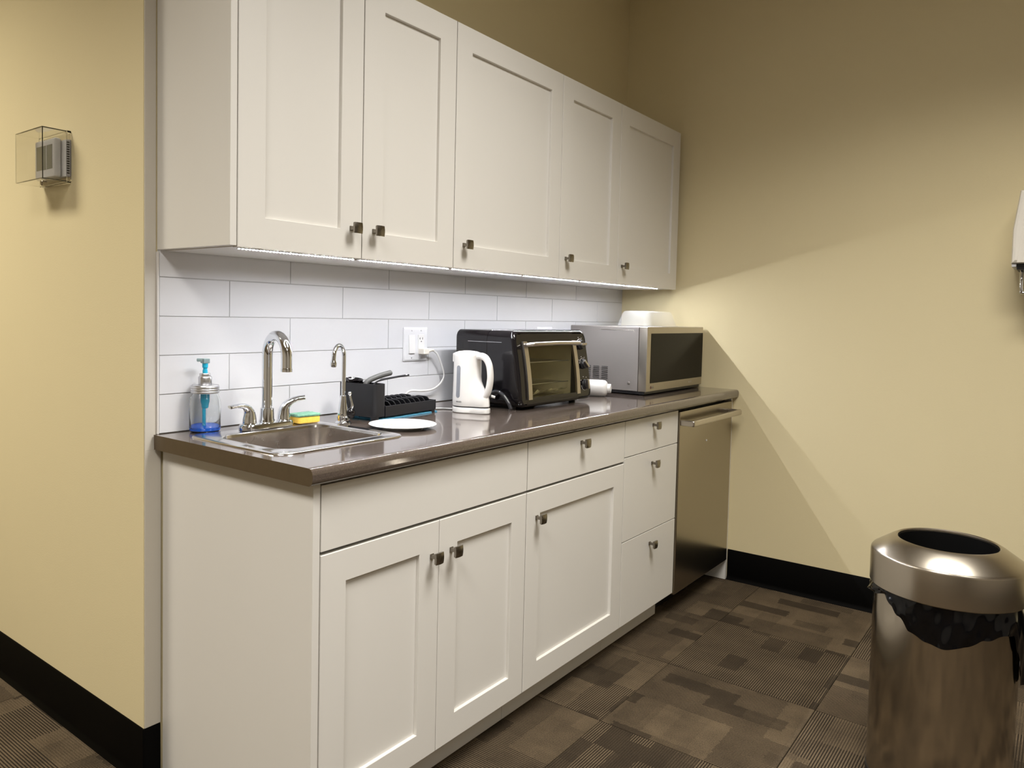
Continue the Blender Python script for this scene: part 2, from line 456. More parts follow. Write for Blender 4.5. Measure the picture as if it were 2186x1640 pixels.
# ------------------------------------------------------------------ cabinets
YD = -.609; YU = -.319
def shaker(x0, x1, z0, z1, yf, parent, name='door', fr=.0725, th=.019, rec=.009):
    """five-piece door: frame with recessed panel"""
    b = MB(); c = .0012
    R = []
    def rc(i, y): return [(x0+i, y, z0+i), (x1-i, y, z0+i), (x1-i, y, z1-i), (x0+i, y, z1-i)]
    rr = [rc(0, yf+th), rc(0, yf+c), rc(c, yf), rc(fr-.0008, yf), rc(fr, yf+.0008), rc(fr+.001, yf+rec+.003)]
    b.rings(rr, False, False)
    b.rings([rc(fr+.001, yf+rec+.003), rc(fr+.001, yf+th), rc(0, yf+th)], False, False)
    b.wn = True
    d = b.build(name, CAB, parent, ang=25)
    MB().box(x0+fr-.002, x1-fr+.002, yf+rec, yf+th-.002, z0+fr-.002, z1-fr+.002).build('door_panel', CAB, d)
    return d
def slab(x0, x1, z0, z1, yf, parent, name='drawer_front', th=.019):
    return MB().box(x0, x1, yf, yf+th, z0, z1, bev=.0012).build(name, CAB, parent)
def knob(x, z, yf, parent):
    b = MB()
    M = Matrix.Translation((x, yf, z))
    b.box(-.0065, .0065, -.003, 0, -.0065, .0065, bev=.0008, M=M)
    # waisted square neck
    R = []
    for y, h in ((-.0025, .0055), (-.007, .0042), (-.015, .0042), (-.0225, .0065)):
        R.append([(-h, y, -h), (h, y, -h), (h, y, h), (-h, y, h)])
    b.rings(R, M=M)
    # square head with a gently bowed face
    n = 6; H = .0145
    R = [[] for _ in range(2)]
    def face(y0, bow, s):
        return [[(s*H*(2*i/n-1), y0 - bow*(1-(2*i/n-1)**2*.6-(2*j/n-1)**2*.4), s*H*(2*j/n-1)) for i in range(n+1)] for j in range(n+1)]
    F = face(-.0280, .004, 1.0); B = face(-.0215, 0, .9)
    bm = b.bm
    fv = [[bm.verts.new(M @ Vector(p)) for p in row] for row in F]; bv = [[bm.verts.new(M @ Vector(p)) for p in row] for row in B]
    for g in (fv, bv):
        for j in range(n):
            for i in range(n): bm.faces.new((g[j][i], g[j][i+1], g[j+1][i+1], g[j+1][i]))
    def rim(g): return g[0][:] + [g[j][n] for j in range(1, n+1)] + g[n][::-1][1:] + [g[j][0] for j in range(n-1, 0, -1)]
    a, c = rim(fv), rim(bv)
    for i in range(len(a)):
        j = (i+1) % len(a); bm.faces.new((a[i], a[j], c[j], c[i]))
    return b.build('knob', KNOB, parent, ang=40)

def carcass(x0, x1, y0, z0, z1, parent, shelf=None, t=.016, front_rail=False):
    b = MB()
    b.box(x0, x0+t, y0, -.0105, z0, z1); b.box(x1-t, x1, y0, -.0105, z0, z1)
    b.box(x0+t, x1-t, y0, -.0105, z0, z0+t)
    b.box(x0+t, x1-t, -.018, -.0105, z0+t, z1)
    if not front_rail: b.box(x0+t, x1-t, y0, -.0105, z1-t, z1)
    else: b.box(x0+t, x1-t, y0, y0+.07, z1-t, z1)
    return b.build('body', CAB if not front_rail else CAB, parent)

G = .0016
ZD0, ZD1, ZDR, ZTOP = .109, .7145, .7225, .868
# sink cabinet
t = thing('sink_cabinet', 'white two-door base cabinet under the sink with a plain false front', 'cabinet')
carcass(.0305, .810, YD+.021, .10, .874, t, front_rail=True)
MB().box(.0105, .0295, YD-.002, -.0105, 0.001, .876, bev=.001).build('end_panel', CAB, t)
slab(.0345, .812-G, ZDR, ZTOP, YD, t, 'false_front')
d = shaker(.0345, .4207-G/2, ZD0, ZD1, YD, t); knob(.392, .628, YD, d)
d = shaker(.4207+G/2, .812-G, ZD0, ZD1, YD, t); knob(.450+.018, .628, YD, d)
MB().box(.0305, .810, -.535, -.520, .002, .099).build('toe_kick', CAB, t)
# single door cabinet with drawer
t = thing('drawer_door_cabinet', 'white base cabinet with one drawer over a single panel door', 'cabinet')
carcass(.8115, 1.4285, YD+.021, .10, .874, t, front_rail=True)
d = slab(.812+G, 1.430-G, ZDR, ZTOP, YD, t); knob(1.121, .830, YD, d)
d = shaker(.812+G, 1.430-G, ZD0, ZD1, YD, t); knob(.866, .632, YD, d)
MB().box(.812, 1.429, -.535, -.520, .002, .099).build('toe_kick', CAB, t)
# three-drawer cabinet
t = thing('drawer_cabinet', 'narrow white base cabinet with three plain drawers beside the dishwasher', 'cabinet')
carcass(1.430, 1.894, YD+.021, .10, .874, t, front_rail=True)
for z0, z1, kz in ((.736, ZTOP, .833), (.424, .733, .685), (ZD0, .421, .371)):
    d = slab(1.430+G, 1.8965-G, z0, z1, YD, t); knob(1.660, kz, YD, d)
MB().box(1.430, 1.894, -.535, -.520, .002, .099).build('toe_kick', CAB, t)
# filler panel at the wall
tag(MB().box(2.508, XR-.001, YD, -.0105, .001, .8755, bev=.001).build('filler_panel', CAB), 'white filler panel between dishwasher and right wall', 'panel')

# dishwasher
t = thing('dishwasher', 'stainless steel dishwasher with bar handle under the counter', 'dishwasher')
MB().box(1.9, 2.504, -.58, -.03, .10, .868).build('tub', BLACKM, t)
dd = MB().box(1.9005, 2.5045, YD-.006, -.581, .098, .862, bev=.004, seg=3).build('door', STEELD, t)
hb = MB()
hy = YD - .056
sec = []
pth = [(1.912, hy, .815), (2.468, hy, .815)]
hb.box(1.908, 2.472, hy-.009, hy+.009, .803, .829, bev=.0075, seg=4)
for x in (1.908, 2.450): hb.box(x, x+.022, hy, YD-.004, .804, .828, bev=.004)
hb.build('handle', STEEL, dd)
MB().lathe([(.0045, 0), (.0045, .002), (.003, .0028), (0, .0028)], seg=16, M=Matrix.Translation((2.195, YD-.006, .71)) @ Matrix.Rotation(PI/2, 4, 'X')).build('badge', WHITE, dd)
MB().box(1.9, 2.504, -.51, -.495, .002, .10).build('toe_plate', BLACKM, t)

# countertop with bullnose front and a hole for the sink
prof = [(-.0085, ZT)] + [(-.615, ZT)] + [(-.6225 + .0135*math.cos(a), ZT-.0135 + .0135*math.sin(a)) for a in [PI/2 + PI/2*k/6 for k in range(1, 7)]] + \
       [(-.6225 + .0135*math.cos(a), ZT-.0245 + .0135*math.sin(a)) for a in [PI + PI/2*k/6 for k in range(0, 7)]] + [(-.60, ZT-.038), (-.60, ZT-.036), (-.0085, ZT-.036)]
slabo = MB().prism(prof, -.012, XR-.0008, 'x').build('countertop', COUNTER)
SX0, SX1, SY0, SY1 = .025, .437, -.478, -.092        # sink rim outline
cut = MB().prism(rrect(SX0+.015, SX1-.015, SY0+.015, SY1-.015, .03), ZT-.1, ZT+.1, 'z').build('cut', None)
bo = slabo.modifiers.new('b', 'BOOLEAN'); bo.object = cut; bo.operation = 'DIFFERENCE'; bo.solver = 'EXACT'
bpy.context.view_layer.update()
me = bpy.data.meshes.new_from_object(slabo.evaluated_get(bpy.context.evaluated_depsgraph_get()))
slabo.modifiers.clear(); slabo.data = me; me.name = 'countertop'
for p in me.polygons: p.use_smooth = max(abs(c) for c in p.normal) < .9995      # flat faces stay flat, only the nosing is smooth
bpy.data.objects.remove(cut)
MB().prism([(max(a, -.6355), z) for a, z in prof[:-3]] + [(-.010, ZT-.0378)], -.0128, -.0121, 'x').build('end_cap', pbr('end_cap_laminate', (.098, .070, .040), .45, var=.12, vscale=60, spec=.35), slabo)
tag(slabo, 'glossy speckled brown laminate countertop with rounded front edge', 'countertop')

# wall cabinets
def wall_cabinet(x0, x1, doors, knobs, name, label, first=False):
    t = thing(name, label, 'cabinet')
    a = .0185 if first else x0
    carcass(a + .0005, x1 - .0005, YU+.021, ZU+.002, 2.143, t)
    if first: MB().box(0.0, .0175, YU-.001, -.0005, ZU+.004, 2.146, bev=.001).build('end_panel', CAB, t)
    for (d0, d1), (kx, kz) in zip(doors, knobs):
        d = shaker(d0, d1, ZU+.001, 2.146, YU, t, fr=.0755); knob(kx, kz, YU, d)
u = [.0215, .4097, .7963, 1.4154, 1.8802, 2.4904]
gp = .0015
wall_cabinet(0, u[2], [(u[0], u[1]-gp), (u[1]+gp, u[2]-gp)], [(.371, 1.465), (.453, 1.465)], 'wall_cabinet', 'white two-door wall cabinet above the sink, leftmost of the row', True)
wall_cabinet(u[2], u[3], [(u[2]+gp, u[3]-gp)], [(.846, 1.462)], 'wall_cabinet', 'wide white single-door wall cabinet above the kettle')
wall_cabinet(u[3], u[4], [(u[3]+gp, u[4]-gp)], [(1.459, 1.464)], 'wall_cabinet', 'narrow white single-door wall cabinet above the toaster oven')
wall_cabinet(u[4], u[5]+.002, [(u[4]+gp, u[5])], [(1.917, 1.464)], 'wall_cabinet', 'white single-door wall cabinet at the right wall above the microwave')

# led strip under the wall cabinets
t = thing('led_strip', 'dotted white light strip along the underside of the wall cabinets', 'light strip')
YL = -.306
ML = Matrix.Translation((0, YL, ZU)) @ Matrix.Rotation(math.radians(-13), 4, 'X')
MB().box(.03, 2.315, -.004, .004, -.0019, .0, M=ML).build('tape', TAPE, t)
lb = MB(); n = 0
x = .034
while x < 2.312:
    if int(x*1000) % 395 > 14: lb.box(x-.0011, x+.0011, -.0017, .0017, -.0022, -.0019, M=ML)
    x += .0098
lo = lb.build('diodes', LEDM, t); lo['kind'] = 'stuff'
for x in (.395, .79, 1.185, 1.58, 1.975, 2.305):
    MB().box(x-.006, x+.006, YL-.005, YL+.005, ZU-.004, ZU-.0003, bev=.001).build('connector', WHITE, t)

# ------------------------------------------------------------------ sink and taps
t = thing('kitchen_sink', 'small stainless steel drop-in sink set in the countertop', 'sink', (0, 0, ZT))
OX0, OX1, OY0, OY1 = .064, .405, -.436, -.162
b = MB()
b.rings([rrect(SX0, SX1, SY0, SY1, .04, .0004), rrect(SX0+.001, SX1-.001, SY0+.001, SY1-.001, .04, .003), rrect(SX0+.005, SX1-.005, SY0+.005, SY1-.005, .036, .005),
         rrect(SX0+.011, SX1-.011, SY0+.011, SY1-.011, .032, .0044), rrect(OX0-.008, OX1+.008, OY0-.008, OY1+.008, .058, .0034), rrect(OX0-.003, OX1+.003, OY0-.003, OY1+.003, .053, .0045), rrect(OX0, OX1, OY0, OY1, .05, .0025), rrect(OX0+.002, OX1-.002, OY0+.002, OY1-.002, .048, -.004)], False, False)
b.build('rim', RIM, t)
b = MB()
rr = [rrect(OX0+.002, OX1-.002, OY0+.002, OY1-.002, .048, -.004)]
for z, i in ((-.03, .004), (-.12, .012), (-.145, .018), (-.157, .030), (-.162, .05)): rr.append(rrect(OX0+i, OX1-i, OY0+i, OY1-i, max(.05-i*.3, .02), z))
rr.append(rrect((OX0+OX1)/2-.045, (OX0+OX1)/2+.045, (OY0+OY1)/2-.045, (OY0+OY1)/2+.045, .044, -.165))
b.rings(rr, False, True)
b.build('basin', SINK, t)
MB().lathe([(.043, -.1645), (.043, -.162), (.036, -.161), (.03, -.164), (.012, -.1642), (.010, -.158), (0, -.158)], ((OX0+OX1)/2, (OY0+OY1)/2, 0), caps=(False, True)).build('drain', CHROME, t)

FX, FY = .248, -.124; FZ = ZT + .0046
t = thing('kitchen_faucet', 'chrome two-handle kitchen faucet with high curved spout', 'faucet', (FX, FY, FZ))
b = MB()
b.rings([rrect(-.083, .083, -.028, .028, .027, 0), rrect(-.083, .083, -.028, .028, .027, .010), rrect(-.080, .080, -.025, .025, .025, .0145), rrect(-.070, .070, -.017, .017, .016, .0165)], True, True)
b.build('base_plate', CHROME, t)
b = MB().lathe([(.0215, .014), (.0215, .020), (.0195, .024), (.0185, .050), (.0185, .0535), (.0165, .0550)], seg=32)
b.build('collar', CHROME, t)
dx, dy = -.16, -.987
ra = .054; zc = .2005
path = [(0, 0, z) for z in (.05, .09, .13, .17, zc)]
for k in range(1, 15):
    a = PI - PI*1.0*k/14
    path.append((dx*(ra + ra*math.cos(a)), dy*(ra + ra*math.cos(a)), zc + ra*math.sin(a)))
path += [(dx*2*ra, dy*2*ra, zc-.012), (dx*2*ra, dy*2*ra, zc-.030)]
b = MB().tube(path, [.0143]*len(path), seg=24, up=(1, 0, 0)); b.build('spout', CHROME, t)
MB().lathe([(.0143, 0), (.0150, -.002), (.0150, -.010), (.012, -.0105), (.011, -.008), (0, -.008)], (dx*2*ra, dy*2*ra, zc-.030), caps=(True, True)).build('aerator', CHROME, t)
for sgn, cp in ((-1, [(0, 0, .0145), (0, 0, .030), (-.001, -.001, .044), (-.007, -.002, .056), (-.020, -.004, .0645), (-.038, -.008, .0675), (-.055, -.011, .0675), (-.068, -.013, .0665)]),
                (1, [(0, 0, .0145), (0, 0, .030), (.001, -.001, .044), (.006, -.004, .057), (.015, -.012, .068), (.026, -.021, .0745), (.037, -.029, .0775), (.046, -.036, .079)])):
    x = sgn*.0555
    MB().lathe([(.0195, .0140), (.0200, .0155), (.0190, .0185)], (x, 0, 0), seg=28).build('handle_seat', CHROME, t)
    p = smooth_path([(x + a, b_, c_) for a, b_, c_ in cp], 5); n = len(p)
    def lerp(k, tab):
        q = k/(n-1)*(len(tab)-1); i0 = min(int(q), len(tab)-2); f = q - i0
        return tab[i0]*(1-f) + tab[i0+1]*f
    rad = [(lerp(k, [.0190, .0180, .0160, .0132, .0108, .0095, .0090, .0088]), lerp(k, [.0190, .0180, .0150, .0115, .0080, .0060, .0050, .0042])) for k in range(n)]
    MB().tube(p, rad, seg=20, up=(sgn, 0, 0)).build('handle', CHROME, t)

t = thing('filter_faucet', 'slim chrome filtered-water faucet with gooseneck beside the sink', 'faucet', (.4665, -.188, ZT))
b = MB().lathe([(.0235, .0003), (.0235, .003), (.021, .006), (.0165, .010)], seg=28); b.build('flange', CHROME, t)
b = MB().lathe([(.0175, .009), (.0180, .020), (.0165, .034), (.0135, .052), (.0105, .070), (.0092, .080), (.0090, .082), (.0065, .083)], seg=28); b.build('valve_body', CHROME, t)
ex, ey = -.93, -.37
ra = .031; zc = .199
path = [(0, 0, z) for z in (.08, .12, .16, zc)]
for k in range(1, 13):
    a = PI - PI*.97*k/12
    path.append((ex*(ra + ra*math.cos(a)), ey*(ra + ra*math.cos(a)), zc + ra*math.sin(a)))
e = path[-1]; path.append((e[0]*1.04, e[1]*1.04, e[2]-.016))
MB().tube(path, [.0063]*len(path), seg=16, up=(0, 1, 0)).build('gooseneck', CHROME, t)
e = path[-1]
MB().lathe([(.0066, .004), (.0075, .0), (.0092, -.004), (.0098, -.010), (.0085, -.016), (.006, -.017), (0, -.015)], e, seg=20).build('tip', CHROME, t)
vx, vy = .62, -.78
MB().sphere((vx*.021, vy*.021, .031), .0145, sc=(1, 1, 1.15)).build('valve_cap', BLACK, t)
p = smooth_path([(vx*.023, vy*.023, .040), (vx*.026, vy*.026, .055), (vx*.021, vy*.021, .075), (vx*.019, vy*.019, .088)], 5)
MB().tube(p, [(.0045, .0045)]*6 + [(.0040, .0035)]*(len(p)-8) + [(.0055, .005), (.006, .005)], seg=12).sphere((vx*.019, vy*.019, .0885), .0062).build('lever', CHROME, t)
MB().lathe([(.0035, 0), (.0035, .0012), (0, .0012)], seg=12, M=Matrix.Translation((-.79*.0172, -.61*.0172, .026)) @ Matrix.Rotation(PI/2, 4, Vector((-.61, .79, 0)).normalized()) ).build('indicator', BLACKM, t)

# ------------------------------------------------------------------ soap dispenser
t = thing('soap_dispenser', 'clear glass jar soap dispenser with a little blue soap and silver pump lid', 'soap dispenser', (.106, -.0505, ZT+.0006))
outer = [(.030, 0), (.036, .0015), (.0392, .006), (.0398, .012), (.0398, .070), (.0392, .082), (.0368, .093), (.0330, .100), (.0322, .104), (.0322, .112)]
inner = [(r-.0022 if i > 2 else r-.003, z + (.0035 if i < 3 else 0)) for i, (r, z) in enumerate(outer)]
MB().lathe(outer + inner[::-1], seg=48, caps=(True, True)).build('glass_jar', GLASS, t)
MB().lathe([(.028, .0042), (.0345, .0056), (.0366, .010), (.0366, .0130), (.0368, .0134), (0, .0130)], seg=40).build('blue_soap', BLUE, t)
lid = [(.0320, .1025)]
for k in range(3):
    z = .1035 + k*.0060
    lid += [(.0352, z), (.0362, z+.0014), (.0362, z+.0040), (.0350, z+.0055)]
lid += [(.0354, .1222), (.0345, .1245), (.0, .1250)]
MB().lathe(lid, seg=48, caps=(False, True)).build('screw_lid', ALU, t)
MB().lathe([(.0165, .1248), (.0172, .126), (.0172, .1455), (.0158, .1475), (.0138, .1477), (.0138, .1540), (.0125, .1560), (.0, .1562)], seg=32).build('pump_collar', ALU, t)
MB().lathe([(.0066, .1558), (.0066, .163), (.0054, .165), (.0054, .169), (.0074, .171), (.0074, .183), (0, .183)], seg=20).build('pump_stem', CYAN, t)
b = MB()
b.prism([(-.0085, -.0085), (.0085, -.0085), (.0095, 0), (.0085, .0085), (-.0085, .0085), (-.0095, 0)], .182, .1945, 'z', bev=.0015)
b.box(-.021, .004, -.0058, .0058, .1865, .1950, bev=.002, M=Matrix.Rotation(-.5, 4, 'Z'))
b.build('pump_head', pbr('teal_grey', (.27, .36, .37), .35, .2, var=.1), t)
MB().lathe([(.0115, .1025), (.0115, .080), (.0095, .073), (.0085, .064), (.006, .062), (.0, .062)], seg=20).build('pump_chamber', CYAN, t)
MB().lathe([(.0045, .062), (.0045, .006), (0, .006)], (-.003, 0, 0), seg=14).build('dip_tube', CYAN, t)

# sponge
t = thing('sponge', 'yellow sponge with green scouring top behind the sink', 'sponge', (.382, -.120, ZT+.0052), -.10)
def puffy(x, y, z0, z1, amp, seed, mat, name):
    rnd = random.Random(seed); b = MB(); rr = []
    for z, i in ((z0, .003), (z0+.002, 0), (z1-.002, 0), (z1, .002)):
        rr.append([(px*(1+rnd.uniform(-amp, amp)), py*(1+rnd.uniform(-amp, amp)), z + rnd.uniform(-amp, amp)*.03) for px, py in rrect(-x+i, x-i, -y+i, y-i, .007, seg=5)])
    b.rings(rr, True, True); return b.build(name, mat, t, ang=50)
puffy(.037, .0245, 0.0004, .0185, .012, 1, FOAM, 'foam')
puffy(.0385, .0255, .0185, .0265, .03, 2, SCOUR, 'scouring_pad')

# ------------------------------------------------------------------ dish rack
RL = (.553, -.229, ZT)
t = thing('dish_rack', 'compact black dish rack with a cutlery box', 'dish rack', RL, .085)
RW, RD = .306, .148
b = MB()   # cutlery box: open top
ro = [rrect(0, .053, 0, RD, .012, z) for z in (.012, .1115)]
ri = [rrect(.003, .050, .003, RD-.003, .010, z) for z in (.1115, .022)]
b.rings(ro + ri, True, True)
b.box(.003, .050, .055, .058, .022, .106)
b.build('cutlery_box', RACK, t)
b = MB()   # tray: rim and floor
b.box(.050, RW, 0, .004, .010, .0425, bev=.001); b.box(.050, RW, RD-.004, RD, .010, .0425, bev=.001); b.box(RW-.004, RW, .0035, RD-.0035, .010, .0425, bev=.001)
b.box(.051, RW-.003, .0035, RD-.0035, .016, .020)
b.build('tray', RACK, t)
for x in (0.0, RW-.024):
    for y in (0.0, RD-.020):
        MB().prism(rrect(x, x+.024, y, y+.020, .008, seg=4), .0004, .0165, 'z').build('foot', RACK, t)
nr = 10
me = None
for row in range(2):
    for k in range(nr):
        x = .066 + k*(RW-.084)/(nr-1)
        y0 = .007 + row*.070
        if me is None:
            b = MB()
            b.prism([(0, 0), (.062, 0), (.062, .024), (.055, .036), (.046, .038), (.016, .038), (.007, .036), (0, .024)], -.0018, .0018, 'x', bev=.0006)
            o = b.build('rib', RACK, t); me = o.data
        else: o = weighted(link(bpy.data.objects.new('rib', me), t))
        o.location = (x, y0, .0195); o.rotation_euler = (0, -.35, 0)

# things in the cutlery box
def rack_pt(x, y, z):
    c, s = math.cos(.085), math.sin(.085)
    return Vector((RL[0] + x*c - y*s, RL[1] + x*s + y*c, ZT + z))
t = thing('spatula', 'utensil with thick grey rubber handle leaning in the cutlery box', 'utensil', rack_pt(.014, .079, .0225))
p = [Vector((-.006, .004, .0005)), Vector((.010, -.004, .068)), Vector((.020, -.006, .081))]
MB().tube(p, .003, seg=10).build('shaft', ALU, t)
p2 = [Vector((.0185, -.006, .080)), Vector((.034, -.012, .0955)), Vector((.070, -.020, .108)), Vector((.098, -.027, .1145)), Vector((.111, -.030, .117))]
MB().tube(smooth_path(p2, 4), [.0045] + [.0085]*15 + [.0065], seg=14).build('grip', GREY, t)
t = thing('dinner_knife', 'thin black-handled utensil sticking out of the cutlery box', 'utensil', rack_pt(.010, .034, .0225))
p = smooth_path([(-.003, .006, .0025), (.016, .004, .070), (.036, -.001, .0945), (.095, -.012, .1045), (.150, -.022, .110)], 4)
MB().tube(p, [(.0035, .0022)]*9 + [(.0048, .0030)]*(len(p)-9), seg=10).build('handle', BLACKM, t)
MB().sphere((.143, -.0205, .1098), .0046, sc=(1.6, .9, .7)).build('end_cap', ALU, t)
t = thing('ladle', 'black ladle bowl resting on top of the cutlery box', 'utensil', rack_pt(.0265, .1165, .032))
prof = [(.0, .066), (.012, .068), (.022, .075), (.0265, .086), (.028, .0895), (.0265, .0905), (.021, .082), (.010, .076), (0, .075)]
MB().lathe(prof, seg=24, M=Matrix.Rotation(.12, 4, 'X')).build('bowl', BLACK, t)
MB().tube([(0, 0, .070), (0, .006, .03), (0, .010, -.0085)], .004, seg=10).build('shaft', BLACKM, t)

# cloth under the rack
t = None
b = MB(); rnd = random.Random(5)
nx, ny = 34, 12
top, bot = [], []
for i in range(nx+1):
    rt, rb = [], []
    for j in range(ny+1):
        x = .026 + i*(RW-.020)/nx; y = .0015 + j*(RD-.006)/ny
        if i == 0: y += .012*math.sin(j*2.1)
        if i == nx: x += .004*math.sin(j*1.7) + .004
        ed = min(1, min(i, nx-i, j, ny-j)/1.5)
        hz = .0035 + ed*(.0065 + .0018*math.sin(i*1.3+j*.8) + .0012*math.sin(i*.6-j*1.9))
        q = rack_pt(x, y, hz); rt.append(b.bm.verts.new(q)); q2 = rack_pt(x, y, .0006); rb.append(b.bm.verts.new(q2))
    top.append(rt); bot.append(rb)
for i in range(nx):
    for j in range(ny):
        b.bm.faces.new((top[i][j], top[i+1][j], top[i+1][j+1], top[i][j+1])); b.bm.faces.new((bot[i][j], bot[i][j+1], bot[i+1][j+1], bot[i+1][j]))
for i in range(nx):
    b.bm.faces.new((bot[i][0], bot[i+1][0], top[i+1][0], top[i][0])); b.bm.faces.new((bot[i+1][ny], bot[i][ny], top[i][ny], top[i+1][ny]))
for j in range(ny):
    b.bm.faces.new((bot[0][j+1], bot[0][j], top[0][j], top[0][j+1])); b.bm.faces.new((bot[nx][j], bot[nx][j+1], top[nx][j+1], top[nx][j]))
tag(b.build('dishcloth', CLOTH, None, ang=60), 'blue folded dishcloth squeezed under the black dish rack', 'cloth')

# plate
t = thing('plate', 'white round plate with faint green rings lying on the counter', 'plate', (.536, -.362, ZT))
MB().lathe([(.053, .0004), (.056, .0004), (.058, .004), (.082, .0075), (.0955, .0100), (.0970, .0112), (.0960, .0120), (.081, .0108), (.064, .0085), (.056, .0078), (0, .0078)], seg=64, caps=(True, True)).build('dish', PORC, t)
for r in (.022, .033, .044, .054):
    MB().lathe([(r-.0014, .0079), (r-.0014, .0082 + max(0, (r-.055)*.2)), (r+.0014, .0082 + max(0, (r-.055)*.25)), (r+.0014, .0079)], seg=48, caps=(False, False)).build('ring', RINGM, t)

# ------------------------------------------------------------------ kettle (handle towards the front edge)
t = thing('electric_kettle', 'white plastic electric kettle with grey water window', 'kettle', (.946, -.264, ZT)); t.scale = (.88, .88, 1)
def drop(z, r, e, wd=.42, n=48):
    out = []
    for k in range(n):
        a = 2*PI*k/n; da = math.atan2(math.sin(a + PI/2), math.cos(a + PI/2))
        q = r + e*math.exp(-(da/wd)**2)
        out.append((q*math.cos(a), q*math.sin(a), z))
    return out
MB().rings([drop(.0006, .0535, .052), drop(.003, .0555, .053), drop(.0170, .0555, .053), drop(.0190, .0545, .052)]).build('power_base', KETTLE, t)
MB().rings([drop(.0188, .0525, .050), drop(.0235, .0525, .050)]).build('shadow_gap', BLACKM, t)
rr = []
for z, r, e in ((.0230, .0545, .050), (.0250, .0555, .051), (.045, .0555, .049), (.060, .0550, .044), (.075, .0545, .033), (.090, .0540, .020), (.105, .0537, .010), (.120, .0534, .004), (.150, .0530, .0012), (.180, .0528, .001), (.190, .0525, .004)):
    rr.append(drop(z, r, e, .42 if z < .15 else .5))
MB().rings(rr).build('body', KETTLE, t)
MB().rings([drop(.190, .0525, .004), drop(.194, .0522, .006), (drop(.199, .0490, .010)), drop(.2035, .036, .004), drop(.206, .015, 0), drop(.2065, .001, 0)]).build('lid', KETTLE, t)
p = smooth_path([(0, -.040, .184), (0, -.062, .190), (0, -.086, .184), (0, -.103, .163), (0, -.110, .132), (0, -.109, .105), (0, -.102, .078), (0, -.088, .055)], 6)
n = len(p)
MB().tube(p, [(.0165 - .003*math.sin(PI*k/(n-1)), .0115 + .0005*math.sin(PI*k/(n-1))) for k in range(n)], seg=18, up=(0, 0, 1)).build('handle', KETTLE, t)
b = MB(); b.prism([(-.016, .040), (.016, .040), (.010, .066), (-.010, .066)], .165, .196, 'z', bev=.003); b.build('spout', KETTLE, t)
# water window on the -X side
Mw = Matrix.Rotation(math.radians(-5), 4, 'Z')
b = MB(); win = []
for k in range(24):
    a = 2*PI*k/24
    yy = .0088*math.cos(a); zz = .104 + .0088*math.sin(a) + (.045 if math.sin(a) > 0 else -.045)
    win.append((yy, zz))
def body_r(z):
    tab = [(.02, .0555), (.045, .0555), (.060, .0550), (.075, .0545), (.090, .0540), (.105, .0537), (.120, .0534), (.150, .0530), (.19, .0527)]
    for (z0, r0), (z1, r1) in zip(tab[:-1], tab[1:]):
        if z0 <= z <= z1: return r0 + (r1-r0)*(z-z0)/(z1-z0)
def on_body(off): return [(-math.sqrt((body_r(z)+off)**2 - y*y), y, z) for y, z in win]
b.rings([on_body(-.002), on_body(.0010)]); b.build('water_window', WINDOW, t)
Mt = Matrix.Translation((-.0563, -.006, .0385)) @ Matrix.Rotation(-PI/2, 4, 'Z') @ Matrix.Rotation(PI/2, 4, 'X')
text_mesh('brand_print', 'ecosin', .0098, DARKP, t, Mt, depth=.0002)
# switch
b = MB().tube([(.008, -.092, .062), (.016, -.104, .058)], .0062, seg=16); b.build('switch_socket', DARKP, t)
MB().tube([(.010, -.098, .0615), (.023, -.117, .0555)], (.0032, .0042), seg=12).build('switch_lever', WHITE, t)

# kettle cord: plug in the outlet, flat lead behind the rack, to the kettle base
t = thing('kettle_cord', 'white power cord plugged into the outlet and leading to the kettle', 'cord', (.985, -.0125, 1.106))
b = MB(); b.box(-.014, .016, -.030, -.0012, -.011, .011, bev=.004, seg=3); b.build('plug', IVORY, t)
o = Vector(t.location)
b = MB(); b.tube([Vector((.014, -.022, .001)), Vector((.030, -.024, .004)), Vector((.042, -.025, .003))], [.0075, .0055, .0042], seg=14); b.build('strain_relief', IVORY, t)
pts = [(1.020, -.037, 1.110), (1.045, -.036, 1.098), (1.074, -.032, 1.062), (1.097, -.029, 1.016), (1.078, -.029, .985), (1.038, -.028, .966), (.985, -.026, .963), (.930, -.024, .967), (.900, -.026, .958), (.888, -.034, .935), (.885, -.05, .918), (.882, -.10, .9172), (.895, -.145, .9172), (.925, -.165, .9172), (.940, -.185, .9172), (.946, -.2135, .9180)]
MB().tube([Vector(q) - o for q in smooth_path(pts, 7)], (.0024, .0042), seg=10, up=(0, 0, 1)).build('lead', WHITE, t)

# glossy dark hose by the toaster oven
t = [(1.048, -.250, .9235), (1.052, -.270, .956), (1.058, -.292, .974), (1.062, -.312, .975), (1.065, -.332, .962), (1.066, -.350, .941), (1.066, -.361, .921)]
tag(MB().tube(smooth_path(t, 6), .0068, seg=16).build('hose', SMOKE), 'short glossy dark curved hose between kettle and toaster oven', 'hose')

